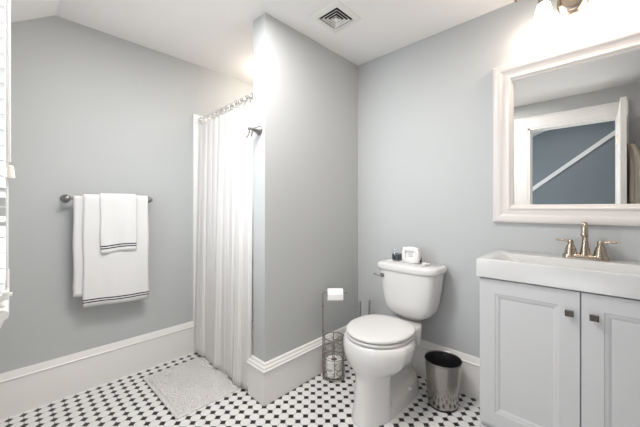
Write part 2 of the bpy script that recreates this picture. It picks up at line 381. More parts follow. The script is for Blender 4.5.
# ------------------------------------------------------------------ shower
sh = thing('shower_stall', 'glossy white shower stall behind the curtain, its edge strip on the back wall', 'shower', (1.4, 1.9, 0.05))
SX = 0.965
p = MB(); p.box(SX, SX+0.035, YA-0.020, YA-0.0005, 0.0, 1.815); p.box(SX+0.035, XB-0.004, YA-0.012, YA-0.0005, 0.09, 1.815); part(sh, 'back_panel', p, 'surround', bevel=0.003, smooth=False)
p = MB(); p.box(XB-0.015, XB-0.004, 1.5035, YA-0.012, 0.09, 1.815); part(sh, 'end_panel', p, 'surround', bevel=0.003, smooth=False)
p = MB(); p.box(1.036, XB-0.015, 1.5035, 1.515, 0.09, 1.815); part(sh, 'side_panel', p, 'surround', bevel=0.003, smooth=False)
pan = MB(); pan.loft([rrect(1.455, 1.889, 0.0, 0.41, 0.37, 0.01), rrect(1.455, 1.889, 0.085, 0.41, 0.37, 0.01), rrect(1.455, 1.889, 0.09, 0.405, 0.365, 0.01), rrect(1.46, 1.889, 0.09, 0.335, 0.32, 0.03), rrect(1.46, 1.889, 0.045, 0.32, 0.305, 0.03)])
part(sh, 'shower_pan', pan, 'surround')
rod = thing('shower_curtain_rod', 'thin chrome curtain rod above the white shower curtain', 'curtain rod', (1.014, 1.9, 1.775))
RX, RZ = 1.014, 1.775
p = MB(); p.tube([(RX, 1.516-0.0, RZ), (RX, YA-0.02, RZ)], 0.008, 16); part(rod, 'rod', p, 'chrome')
# ledge the near end is fixed to: the rod meets a flange on the partition face
for (y, d) in ((YA-0.0205, -1), (1.5035, 1)):
    p = MB(); p.lathe([(0.0185, 0), (0.0185, 0.006), (0.014, 0.012), (0.011, 0.02)], (RX, y, RZ), (0, d, 0), 20)
    part(rod, 'flange', p, 'chrome')
# curtain
cur = thing('shower_curtain', 'long white ribbed fabric shower curtain hanging in soft folds to the floor', 'shower curtain', (RX, 1.88, 0.02))
cm = MB(); NY, NZ = 220, 50; Y0, Y1 = 1.514, 2.232
uvs = []
for j in range(NZ+1):
    tz = j/NZ; z = 1.742-(1.742-0.03)*tz
    for i in range(NY+1):
        s_ = i/NY
        amp = 0.0035+0.0035*tz
        ph = s_*2*PI*9+0.5*math.sin(s_*7+tz*1.2)+0.35*tz
        big = 0.013*tz*math.sin(s_*2*PI*3.0+0.4)
        x = RX-0.014-0.036*tz+amp*math.sin(ph)+big+0.0015*math.sin(s_*2*PI*27+3*tz)*(0.4+tz)
        y = Y0+(Y1-Y0)*s_+0.006*math.cos(ph)*tz-0.022*(1-s_)**3*tz**0.5
        if tz < 0.05: zz = z-0.010*(1-tz/0.05)*(0.5-0.5*math.cos(2*PI*11*s_))
        else: zz = z
        zz += tz**6*(0.012*math.sin(s_*2*PI*3.3+2.2)-0.004)
        zz = max(zz, 0.014)
        cm.v.append((x, y, zz)); uvs.append((s_*0.9+0.1*math.sin(s_*9)/9, z))
for j in range(NZ):
    for i in range(NY): a = j*(NY+1)+i; cm.f.append((a, a+1, a+NY+2, a+NY+1))
def add_uv(o, uvs):
    me = o.data; ul = me.uv_layers.new(name='UVMap')
    for l in me.loops: ul.data[l.index].uv = uvs[l.vertex_index]
c = part(cur, 'curtain_cloth', cm, 'curtain', ang=80); add_uv(c, uvs)
sd = c.modifiers.new('solid', 'SOLIDIFY'); sd.thickness = 0.0015
for k in range(12):
    y = Y0+0.006+(Y1-Y0-0.02)*k/11
    rm = MB(); n = 20
    rm.tube([(RX-0.003+0.020*math.cos(2*PI*t/n), y+0.004*math.sin(2*PI*t/n), RZ-0.008+0.024*math.sin(2*PI*t/n)) for t in range(n)], 0.0024, 8, closed=True)
    part(cur, 'curtain_ring', rm, 'chrome')

# double hook on the end of the partition
hk = thing('robe_hook', 'pewter double hook on the end of the short partition wall', 'hook', (0.995, 1.436, 1.54))
hx, hy, hz = 0.995, 1.436, 1.545
p = MB(); p.lathe([(0.027, 0), (0.027, 0.005), (0.024, 0.010), (0.016, 0.024), (0.010, 0.045), (0.0075, 0.06)], (hx, hy, hz), (-1, 0, 0), 24); part(hk, 'base', p, 'pewter')
p = MB(); p.lathe([(0.0075, 0), (0.011, 0.004), (0.011, 0.013), (0.006, 0.018)], (hx-0.058, hy, hz), (-1, 0, 0), 20)
part(hk, 'finial', p, 'pewter')
for s_ in (-1, 1):
    p = MB(); p.tube([(hx-0.064-0.012*t/10, hy+s_*(0.003+0.034*t/10), hz-0.004-0.042*math.sin(PI*t/10*0.84)) for t in range(11)], [0.004]*10+[0.0055], 10)
    part(hk, 'prong', p, 'pewter')

# ------------------------------------------------------------------ towels
TY, TZ = 2.205, 1.155
tb = thing('towel_bar', 'grey metal towel bar on the back wall carrying white towels', 'towel bar', (0.43, YA, TZ))
p = MB(); p.tube([(0.222, TY, TZ), (0.648, TY, TZ)], 0.008, 16); part(tb, 'bar', p, 'pewter')
for x in (0.222, 0.646):
    p = MB(); p.lathe([(0.024, 0), (0.024, 0.006), (0.015, 0.014), (0.011, 0.03), (0.011, 0.052), (0.017, 0.060), (0.018, 0.078), (0.013, 0.086), (0.004, 0.089)], (x, YA, TZ), (0, -1, 0), 24)
    part(tb, 'post', p, 'pewter')
def towel(mb, uvs, x0, x1, rad, zf, zb, nx=26, slant=0.0, seed=0):
    """folded sheet over the bar; zf and zb are the hem heights in front and behind"""
    path = []
    nf = 24
    for i in range(nf): path.append((-rad, zf+(TZ-zf)*i/nf, i/nf, -1))
    for i in range(9): a = PI-PI*i/8; path.append((rad*math.cos(a), TZ+rad*math.sin(a), 1, 0))
    for i in range(1, nf+1): path.append((rad, TZ-(TZ-zb)*i/nf, 1-i/nf, 1))
    rows = len(path); base = len(mb.v); dist = 0; prev = path[0]
    for i, (dy, z, t, side) in enumerate(path):
        dist += math.hypot(dy-prev[0], z-prev[1]); prev = path[i]
        for k in range(nx+1):
            s_ = k/nx; x = x0+(x1-x0)*s_
            drop = 1-t
            wv = 0.0035*drop*math.sin(s_*9+seed)+0.0015*drop*math.sin(s_*23+seed*2)
            edge = 0.004*math.sin(t*11+seed)*(1 if k in (0, nx) else 0.5)*(s_-0.5)
            mb.v.append((x+edge, TY+dy+(wv if side <= 0 else -wv*0.3), z+slant*(s_-0.5)*drop+0.003*drop*math.sin(s_*6+seed)))
            uvs.append((s_, dist))
    for i in range(rows-1):
        for k in range(nx): a = base+i*(nx+1)+k; mb.f.append((a, a+1, a+nx+2, a+nx+1))
tm, uv = MB(), []
towel(tm, uv, 0.250, 0.610, 0.013, 0.585, 0.62, seed=2.0)
n0 = len(uv); uv = [(a, b+1) for a, b in uv]
towel(tm, uv, 0.292, 0.632, 0.024, 0.512, 0.60, slant=-0.014, seed=0.6)
bt = tm.build('bath_towel', 'towel', ang=80); add_uv(bt, uv)
sd = bt.modifiers.new('solid', 'SOLIDIFY'); sd.thickness = 0.007; sd.offset = 0
tag(bt, 'large white bath towel with two black stripes at its hem, hanging on the grey bar', 'towel')
tm, uv = MB(), []
towel(tm, uv, 0.372, 0.562, 0.033, 0.832, 0.86, slant=0.004, seed=4)
ht = tm.build('hand_towel', 'towel', ang=80); add_uv(ht, uv)
sd = ht.modifiers.new('solid', 'SOLIDIFY'); sd.thickness = 0.007; sd.offset = 0
tag(ht, 'small white hand towel with two black stripes, draped over the large bath towel', 'towel')

# ------------------------------------------------------------------ window blind
bl = thing('window_blind', 'white slatted blind with pull cord at the left edge, over the window', 'blind', (-0.05, 1.5, 0.86))
BY0, BY1 = 1.15, 1.88; BX0, BX1 = -0.062, -0.010
p = MB(); p.box(BX0, BX1, BY0, BY1, 1.955, 1.995); part(bl, 'headrail', p, 'blind', bevel=0.003, smooth=False)
p = MB(); p.box(BX0+0.002, BX1, BY0, BY1, 0.853, 0.869); part(bl, 'bottom_rail', p, 'blind', bevel=0.003, smooth=False)
z = 0.899; slat0 = None; sp_ = 0.0408
while z < 1.945:
    if slat0 is None:
        p = MB(); w_ = 0.0258; tilt = 0.0; th = 0.0015; rr = []
        for yy in (BY0, BY1):
            r_ = []
            for t in range(7):
                a = -1+2*t/6; r_.append((a*w_*math.cos(tilt), yy, a*w_*math.sin(-tilt)+0.0015*(1-a*a)+th))
            for t in range(6, -1, -1):
                a = -1+2*t/6; r_.append((a*w_*math.cos(tilt), yy, a*w_*math.sin(-tilt)+0.0015*(1-a*a)-th))
            rr.append(r_)
        p.loft(rr); slat0 = p.build('slat', 'blind', smooth=False); so = slat0
    else: so = slat0.copy(); COL.objects.link(so)
    so.parent = bl; so.location = ((BX0+BX1)/2+0.05, -1.5, z-0.86); z += sp_
for y in (BY0+0.10, BY1-0.10):
    p = MB()
    for xx in (BX0-0.0015, BX1+0.002): p.tube([(xx, y, 0.86), (xx, y, 1.97)], 0.0012, 6)
    part(bl, 'ladder_cord', p, 'cord')
p = MB(); p.tube([(-0.0015, BY0+0.03, 1.965), (-0.0010, BY0+0.03, 1.226)], 0.0022, 8); p.tube([(-0.0065, BY0+0.035, 1.965), (-0.006, BY0+0.035, 0.88)], 0.0026, 8)
p.tube([(-0.030, BY0+0.03, 1.965), (-0.0015, BY0+0.03, 1.962)], 0.0022, 8)
cd = part(bl, 'pull_cord', p, 'cord')
p = MB(); p.lathe([(0.003, 0.034), (0.006, 0.032), (0.0075, 0.022), (0.009, 0.004), (0.009, 0.0), (0.004, -0.001)], (-0.0005+0.001, BY0+0.03, 1.183), (0, 0, 1), 16); part(bl, 'tassel', p, 'tassel')
p = MB(); p.box(-0.012, 0.004, BY0+0.01, BY0+0.02, 0.862, 0.870); p.box(-0.012, -0.002, BY0-0.002, BY0+0.02, 0.855, 0.876)
part(bl, 'rail_clip', p, 'cord', bevel=0.001, smooth=False)

# ------------------------------------------------------------------ bath mat
def bath_mat():
    mb = MB(); x0, x1, y0, y1 = 0.595, 1.015, 1.600, 2.150; nx, ny = 84, 110; top = []
    for j in range(ny+1):
        for i in range(nx+1):
            u, v = i/nx, j/ny
            e = min(u, 1-u, v, 1-v)*25
            h_ = 0.004+0.011*min(1, e)**0.5+random.uniform(-0.0035, 0.0035)+0.002*math.sin(i*1.1+math.sin(j*0.7)*2)*math.cos(j*0.9+math.sin(i*0.5)*2)
            if e < 0.9: h_ = 0.006
            mb.v.append((x0+(x1-x0)*u+random.uniform(-0.0015, 0.0015)+0.008*(v-0.5)*-1, y0+(y1-y0)*v+random.uniform(-0.0015, 0.0015), h_))
    for j in range(ny):
        for i in range(nx): a = j*(nx+1)+i; mb.f.append((a, a+1, a+nx+2, a+nx+1))
    # skirt and underside
    edge = [i for i in range(nx+1)]+[j*(nx+1)+nx for j in range(1, ny+1)]+[ny*(nx+1)+i for i in range(nx-1, -1, -1)]+[j*(nx+1) for j in range(ny-1, 0, -1)]
    b = len(mb.v); mb.v += [(mb.v[e][0], mb.v[e][1], 0.0005) for e in edge]; n = len(edge)
    for k in range(n): mb.f.append((edge[k], b+k, b+(k+1) % n, edge[(k+1) % n]))
    mb.f.append(tuple(range(b+n-1, b-1, -1)))
    m = mat('mat_chenille', (0.80, 0.785, 0.76), 0.95); bump_noise(m, 110, 1.0, 0.008, kind='voronoi')
    return tag(mb.build('bath_mat', m, ang=80), 'fluffy white rectangular bath mat on the tiles before the shower', 'bath mat')
bath_mat()

# ------------------------------------------------------------------ ceiling vent
cv = thing('ceiling_vent', 'square white louvered air vent in the ceiling above the partition', 'vent', (1.308, 1.125, HC))
vx, vy = 1.308, 1.125
def sqring(hx, hy, z): return [(vx+hx, vy+hy, z), (vx-hx, vy+hy, z), (vx-hx, vy-hy, z), (vx+hx, vy-hy, z)]
p = MB(); p.loft([sqring(.108, .102, HC), sqring(.108, .102, HC-.004), sqring(.104, .098, HC-.006), sqring(.080, .075, HC-.012), sqring(.074, .070, HC-.010), sqring(.074, .070, HC-.001)], loop=False, cap0=False, cap1=False)
part(cv, 'frame', p, 'trim', smooth=False)
p = MB(); p.add(sqring(.076, .072, HC-.0008), [(0, 1, 2, 3)]); p.add(sqring(.076, .072, HC-.0005), [(3, 2, 1, 0)]); part(cv, 'duct_shade_sheet', p, 'duct_dark', smooth=False)  # flat black sheet paints the duct's darkness behind the louvers
for a in (0.061, 0.043, 0.025):
    p = MB(); b = a*0.945
    p.loft([sqring(a, b, HC-.012), sqring(a-.006, b-.006, HC-.004), sqring(a-.0075, b-.0075, HC-.004), sqring(a-.0015, b-.0015, HC-.0133)], loop=True)
    part(cv, 'louver', p, 'trim', smooth=False)
p = MB(); p.loft([sqring(.012, .011, HC-.013), sqring(.012, .011, HC-.011), sqring(.006, .006, HC-.002)]); part(cv, 'centre_plate', p, 'trim', smooth=False)

# ------------------------------------------------------------------ toilet
TC = 0.903
to = thing('toilet', 'white two-piece toilet with closed lid against the right wall', 'toilet', (1.55, TC, 0))
def smooth(a, b, x): t = max(0, min(1, (x-a)/(b-a))); return t*t*(3-2*t)
def bowl_ring(z, xf, xr, wf, wr, pw=1.0, n=200, blend=(1.40, 1.47)):
    r_ = []; xc, a = (xf+xr)/2, (xr-xf)/2
    for k in range(n):
        t = 2*PI*k/n; ct, st_ = math.cos(t), math.sin(t)
        x = xc-a*math.copysign(abs(ct)**0.9, ct)
        e = max(0, 1-abs((x-xc)/a)**2.0)
        wd = wf+(wr-wf)*smooth(blend[0], blend[1], x)
        # front is an ellipse whose widest point is near its own centre
        r_.append((x, TC+math.copysign(1, st_)*wd*min(1, e**0.5*1.18)**pw if abs(st_) > 1e-9 else TC, z))
    return r_
p = MB()
rows = [(0.0, 1.208, 1.80, .103, .108), (0.012, 1.208, 1.80, .104, .108), (0.035, 1.216, 1.80, .101, .104), (0.06, 1.222, 1.79, .099, .099), (0.078, 1.226, 1.785, .098, .088), (0.09, 1.228, 1.78, .098, .070), (0.11, 1.231, 1.77, .097, .062),
        (0.16, 1.236, 1.76, .097, .060), (0.205, 1.240, 1.75, .098, .062), (0.228, 1.240, 1.74, .104, .070), (0.243, 1.236, 1.74, .118, .084), (0.258, 1.230, 1.74, .138, .102), (0.278, 1.223, 1.75, .158, .118), (0.305, 1.216, 1.76, .179, .130), (0.335, 1.212, 1.77, .188, .134), (0.365, 1.213, 1.80, .192, .128), (0.388, 1.218, 1.82, .189, .122), (0.398, 1.226, 1.82, .179, .118), (0.402, 1.24, 1.81, .168, .112)]
rings = []
for (z, xf, xr, wf, wr) in rows:
    b = (1.375, 1.392) if z < 0.21 else ((1.38, 1.42) if z < 0.235 else ((1.39, 1.52) if z < 0.26 else (1.42, 1.64)))
    rings.append(bowl_ring(z, xf, xr, wf, wr, blend=b))
p.loft(rings); part(to, 'bowl', p, 'porcelain', ang=60)
def seat_ring(z, inset, xr=1.61):
    r_ = []; n = 72; xc, a, b = 1.422, 0.199-inset, 0.1765-inset
    for k in range(n):
        t = 2*PI*k/n; x = xc-a*math.cos(t); y = b*math.sin(t)
        if math.cos(t) < 0:
            x = xc+(xr-inset-xc)*(abs(math.cos(t))**0.75); y = math.copysign(b*abs(math.sin(t))**0.8, math.sin(t)) if abs(math.sin(t)) > 1e-9 else 0
        r_.append((x, TC+y, z))
    return r_
p = MB(); p.loft([seat_ring(.4035, .006), seat_ring(.406, .001), seat_ring(.416, .000), seat_ring(.4195, .004)]); part(to, 'seat', p, 'seat', ang=60)
p = MB(); p.loft([seat_ring(.4235, .006), seat_ring(.426, .001), seat_ring(.434, .000), seat_ring(.440, .004), seat_ring(.4425, .014), seat_ring(.446, .07), seat_ring(.4475, .14)]); part(to, 'seat_lid', p, 'seat', ang=60)
p = MB(); p.loft([seat_ring(.4195, .010), seat_ring(.4235, .010)]); part(to, 'bumper', p, 'rubber')
for s_ in (-1, 1):
    p = MB(); p.loft([rrect(1.632, TC+s_*0.065, 0.402, 0.014, 0.020, 0.006), rrect(1.632, TC+s_*0.065, 0.416, 0.014, 0.020, 0.006), rrect(1.632, TC+s_*0.065, 0.420, 0.009, 0.014, 0.006)]); part(to, 'hinge', p, 'seat')
    p = MB(); p.sphere((1.585, TC+s_*0.100, 0.066), 0.013, 1, 0.9, 1.0); part(to, 'bolt_cap', p, 'seat')
p = MB()
tk = [(0.402, .06, .08), (0.425, .07, .10), (0.434, .078, .118), (0.450, .085, .138), (0.475, .090, .152), (0.52, .093, .163), (0.60, .096, .177), (0.68, .098, .188), (0.708, .098, .190)]
xb = 1.852
rings = []
for (z, hx_, hy_) in tk:
    r_ = []
    for k in range(64):
        t = 2*PI*k/64; ct, s2 = math.cos(t), math.sin(t); ex = 0.42
        x = math.copysign(abs(ct)**ex, ct)*hx_; y = math.copysign(abs(s2)**ex, s2)*hy_
        if ct < 0: x -= 0.012*(1-(y/hy_)**2)
        r_.append((xb-hx_+x, TC-0.015+y, z))
    rings.append(r_)
p.loft(rings); part(to, 'tank', p, 'porcelain', ang=60)
p = MB(); rings = []
for (z, g) in ((0.706, -0.006), (0.709, 0.006), (0.720, 0.010), (0.738, 0.010), (0.746, 0.006), (0.750, -0.004)):
    r_ = []
    for k in range(64):
        t = 2*PI*k/64; ct, s2 = math.cos(t), math.sin(t); ex = 0.36; hx_, hy_ = 0.100+g*0.5, 0.193+g
        x = math.copysign(abs(ct)**ex, ct)*hx_; y = math.copysign(abs(s2)**ex, s2)*hy_
        if ct < 0: x -= 0.014*(1-(y/hy_)**2)
        r_.append((1.754+x, TC-0.015+y, z))
    rings.append(r_)
p.loft(rings); part(to, 'tank_lid', p, 'porcelain', ang=60)
p = MB(); ly = TC+0.128
p.lathe([(0.014, 0), (0.014, 0.006), (0.010, 0.010), (0.007, 0.022)], (1.652, ly-0.0, 0.672), (-1, 0, 0), 20); p.tube([(1.632, ly, 0.672), (1.628, ly+0.02, 0.674), (1.628, ly+0.048, 0.678)], [0.006, 0.0055, 0.007], 10)
part(to, 'flush_lever', p, 'pewter')

# things standing on the tank lid
LZ = 0.7505
t = MB(); t.loft([rrect(1.752, 0.905, LZ, 0.048, 0.125, 0.02), rrect(1.752, 0.905, LZ+0.006, 0.052, 0.130, 0.02), rrect(1.752, 0.905, LZ+0.007, 0.049, 0.127, 0.02), rrect(1.752, 0.905, LZ+0.004, 0.046, 0.124, 0.02)])
tag(t.build('tray', 'white'), 'thin white tray on the toilet tank under the candle and white block', 'tray')
cd_ = thing('candle', 'dark navy candle in a clear glass on the toilet tank', 'candle', (1.752, 0.983, LZ+0.005))
p = MB(); cx, cy, cz = 1.752, 0.983, LZ+0.0055
p.lathe([(0.030, 0), (0.033, 0.002), (0.0335, 0.082), (0.0328, 0.083), (0.0318, 0.082), (0.0312, 0.007), (0.002, 0.006)], (cx, cy, cz), n=36); part(cd_, 'glass', p, 'pane')
p = MB(); p.lathe([(0.002, 0.0072), (0.0309, 0.0075), (0.0309, 0.044), (0.003, 0.0435)], (cx, cy, cz), n=36); part(cd_, 'wax', p, 'wax')
p = MB(); p.tube([(cx, cy, cz+0.043), (cx+0.001, cy, cz+0.052)], 0.0012, 6); part(cd_, 'wick', p, 'black')
# ornate white block turned a little towards the door
ob = thing('decorative_block', 'ornate white relief plaque standing on the toilet tank beside the candle', 'ornament', (1.755, 0.858, LZ+0.007))
ang = math.radians(38)
def rot(x, y): return (1.757+x*math.cos(ang)-y*math.sin(ang), 0.857+x*math.sin(ang)+y*math.cos(ang))
# local: width along w, depth along d (front faces -d)
ang = 0
Wv = Vector((0.05, -0.999, 0)); Dv = Vector((-0.999, -0.05, 0)); Oc = Vector((1.738, 0.878, LZ+0.0045))
def L2(a, d, z): q = Oc+Wv*a+Dv*d; return (q.x, q.y, Oc.z+z)
def lbox(mb, a0, a1, d0, d1, z0, z1):
    vs_ = [L2(a, d, z) for a in (a0, a1) for d in (d0, d1) for z in (z0, z1)]
    mb.add(vs_, [(0, 1, 3, 2), (4, 6, 7, 5), (0, 4, 5, 1), (2, 3, 7, 6), (0, 2, 6, 4), (1, 5, 7, 3)])
p = MB(); n = 48; out = []
for k in range(n):
    t = 2*PI*k/n; ct, s2 = math.cos(t), math.sin(t); rr_ = 1+0.05*math.cos(8*t)
    a = math.copysign(abs(ct)**0.3, ct)*0.052*rr_; z = math.copysign(abs(s2)**0.3, s2)*0.048*rr_+0.050
    out.append((a, max(z, 0.0)))
p.loft([[L2(a, -0.022, z) for a, z in out], [L2(a, 0.010, z) for a, z in out], [L2(a*0.93, 0.013, 0.050+(z-0.050)*0.93) for a, z in out], [L2(a*0.62, 0.013, 0.050+(z-0.050)*0.62) for a, z in out], [L2(a*0.58, 0.003, 0.050+(z-0.050)*0.58) for a, z in out]])
part(ob, 'plaque', p, 'white')
p = MB()
for k in range(14):
    t = 2*PI*k/14; a = 0.041*math.copysign(abs(math.cos(t))**0.55, math.cos(t)); z = 0.050+0.037*math.copysign(abs(math.sin(t))**0.55, math.sin(t))
    m_ = 12
    p.tube([L2(a+0.0065*math.cos(2*PI*q/m_), 0.0135, z+0.0065*math.sin(2*PI*q/m_)) for q in range(m_)], 0.0030, 6, closed=True)
part(ob, 'scrollwork', p, 'white')
p = MB()
for r_, n_ in ((0.066, 5), (0.054, 6), (0.042, 5)):
    for q in range(n_): a = -0.015+0.030*(q+0.5)/n_; lbox(p, a-0.0015, a+0.0015, 0.0025, 0.0045, r_-0.002, r_+0.002)
part(ob, 'raised_pattern', p, 'brush', smooth=False)
p = MB(); p.lathe([(0.010, 0), (0.013, 0.002), (0.014, 0.010), (0.011, 0.011), (0.009, 0.004), (0.001, 0.003)], (1.752, 0.795, LZ+0.0045), n=24)
tag(p.build('small_dish', 'white'), 'tiny white round dish right of the ornate plaque on the toilet tank', 'dish')
p = MB(); p.lathe([(0.010, 0), (0.012, 0.002), (0.012, 0.030), (0.007, 0.036), (0.007, 0.042), (0.002, 0.043)], (1.786, 0.842, LZ+0.0045), n=24)
tag(p.build('dark_bottle', 'black'), 'small black bottle peeking out behind the ornate white plaque', 'bottle')

# ------------------------------------------------------------------ brush and plunger behind the toilet
def brush(x, y, label, name):
    t = thing(name, label, name.replace('_', ' '), (x, y, 0), 'toilet cleaning tools')
    p = MB(); p.lathe([(0.033, 0), (0.036, 0.004), (0.034, 0.11), (0.028, 0.12), (0.012, 0.122)], (x, y, 0.0), n=28); part(t, 'holder', p, 'brush')
    p = MB(); p.lathe([(0.006, 0.121), (0.006, 0.33), (0.0085, 0.335), (0.0095, 0.37), (0.0095, 0.425), (0.007, 0.432), (0.002, 0.434)], (x, y, 0.0), n=16); part(t, 'handle', p, 'brush')
brush(1.735, 1.268, 'slim grey toilet brush handle rising behind the toilet, left one of two', 'toilet_brush')
brush(1.800, 1.232, 'slim grey plunger handle rising behind the toilet, right one of two', 'plunger')

# ------------------------------------------------------------------ toilet paper stand
Rv = Vector((0.692, -0.722, 0)); Fv = Vector((0.722, 0.692, 0))
BC = Vector((1.460, 1.274, 0))
st_ = thing('toilet_paper_stand', 'scrolled bronze wire toilet paper stand with basket beside the partition', 'paper stand', tuple(BC))
def S(a, f, z): q = BC+Rv*a+Fv*f; return (q.x, q.y, z)
RB = 0.068
def circ(r_, z, n=28): return [S(r_*math.cos(2*PI*k/n), r_*math.sin(2*PI*k/n), z) for k in range(n)]
p = MB()
for z_, r0 in ((0.262, .0032), (0.135, .002)):
    q_ = MB(); q_.tube(circ(RB, z_), r0, 8, closed=True); part(st_, 'basket_ring', q_, 'wire')
p.tube(circ(RB, 0.012), 0.0032, 8, closed=True)
for k in range(2): p.tube([S(RB*math.cos(PI*k/2+PI/4), RB*math.sin(PI*k/2+PI/4), 0.012), S(-RB*math.cos(PI*k/2+PI/4), -RB*math.sin(PI*k/2+PI/4), 0.012)], 0.0025, 8)
part(st_, 'basket_base', p, 'wire')
p = MB(); NB = 6
for k in range(NB):
    t0 = 2*PI*(k+0.5)/NB
    p.tube([S(RB*math.cos(t0), RB*math.sin(t0), 0.012), S(RB*math.cos(t0), RB*math.sin(t0), 0.262)], 0.0026, 6)
    # C scrolls between the uprights
    for (z0, sg) in ((0.07, 1), (0.185, -1)):
        pts = []
        for q in range(40):
            s_ = q/39; a = s_*3.6*PI-1.8*PI; rad = 0.040*(0.25+0.75*abs(math.cos(s_*PI))) 
            cz_ = z0+(s_-0.5)*0.06; th_ = t0+PI/NB+sg*math.copysign(1, s_-0.5)*0.0+rad*math.sin(a)/RB*0.9
            pts.append(S((RB+0.001)*math.cos(th_), (RB+0.001)*math.sin(th_), cz_+rad*math.cos(a)*0.5))
        p.tube(pts, 0.0021, 6)
part(st_, 'scroll_wire', p, 'wire')
p = MB(); zt = 0.552
p.tube([S(-RB-0.004, 0, 0.0035), S(-RB-0.004, 0, 0.10), S(-RB-0.004, 0, 0.20), S(-RB-0.004, 0, 0.40), S(-RB-0.004, 0, zt-0.012), S(-RB, 0, zt-0.003), S(-RB+0.008, 0, zt)], 0.0042, 10)
p.tube([S(-RB+0.004, 0, zt), S(RB+0.008, 0, zt)], 0.0042, 10); p.sphere(S(RB+0.010, 0, zt), 0.0085)
for z in (0.30, 0.46): p.lathe([(0.004, -0.01), (0.0075, -0.004), (0.0075, 0.004), (0.004, 0.01)], S(-RB-0.004, 0, z), n=12)
part(st_, 'post', p, 'wire')
p = MB(); p.tube([S(-0.012, -0.03, 0.012), S(-0.012, -0.03, 0.262)], 0.002, 6); 
for k in range(3):
    a = PI/2+2*PI*k/3; p.sphere(S(RB*math.cos(a), RB*math.sin(a), 0.0065), 0.0065, n=12, m=8)
part(st_, 'foot', p, 'wire')
def roll(center, axis, r_, L_, label, loose=False):
    t = thing('toilet_paper_roll', label, 'toilet paper', center)
    p = MB(); p.lathe([(0.0205, -L_/2), (r_-0.002, -L_/2), (r_, -L_/2+0.002), (r_, L_/2-0.002), (r_-0.002, L_/2), (0.0205, L_/2), (0.0205, -L_/2)], center, axis, 36, cap=False)
    if loose:
        c_ = Vector(center); A = Vector(axis)
        a0, a1 = c_-A*L_/2, c_+A*L_/2
        q = [Fv*(-r_-0.0008)+Vector((0, 0, 0.012)), Fv*(-r_-0.0008), Fv*(-r_-0.0005)+Vector((0, 0, -0.022))]
        p.loft([[a0+k_ for k_ in q]+[a0+k_+Fv*0.0008 for k_ in reversed(q)], [a1+k_ for k_ in q]+[a1+k_+Fv*0.0008 for k_ in reversed(q)]])
    part(t, 'paper', p, 'paper')
    p = MB(); p.lathe([(0.0203, -L_/2-0.0005), (0.0203, L_/2+0.0005), (0.0192, L_/2+0.0005), (0.0192, -L_/2-0.0005), (0.0203, -L_/2-0.0005)], center, axis, 28, cap=False)
    part(t, 'cardboard_core', p, 'card')
roll(S(0.008, 0, zt-0.0165), tuple(Rv), 0.040, 0.100, 'white toilet paper roll on the top bar of the wire stand', True)
roll(S(0, 0, 0.016+0.05), (0, 0, 1), 0.053, 0.100, 'white toilet paper roll standing upright in the wire basket')

# ------------------------------------------------------------------ waste bin
bx, by = 1.687, 0.658
bn = thing('waste_bin', 'brushed steel waste bin with slanted open top next to the toilet', 'waste bin', (bx, by, 0))
n = 48
slant = lambda x, y, base: base
def bring(r_, z, sl=0.0): 
    out = []
    for k in range(n):
        a = 2*PI*k/n; dx, dy = r_*math.cos(a), r_*0.92*math.sin(a)
        out.append((bx+dx, by+dy, z+sl*(-dx*0.69+dy*0.72)/0.1))
    return out
SLT = 0.003
p = MB(); p.loft([bring(.087, .012), bring(.1035, .246, SLT), bring(.1022, .246, SLT), bring(.084, .014)]); part(bn, 'body', p, 'steel')
p = MB(); p.loft([bring(.085, 0.0), bring(.0865, .003), bring(.0868, .014), bring(.083, .014)]); part(bn, 'base_ring', p, 'black')
p = MB(); p.loft([bring(.1038, .243, SLT), bring(.1058, .246, SLT), bring(.1062, .250, SLT), bring(.1045, .253, SLT), bring(.1015, .250, SLT), bring(.1005, .243, SLT)], cap0=False, cap1=False); part(bn, 'rim', p, 'pewter')
p = MB(); p.loft([bring(.1003, .248, SLT), bring(.0995, .246, SLT), bring(.081, .020), bring(.02, .018)]); p.f = p.f[:]; p.f.pop(-2); part(bn, 'inner_bucket', p, 'black')

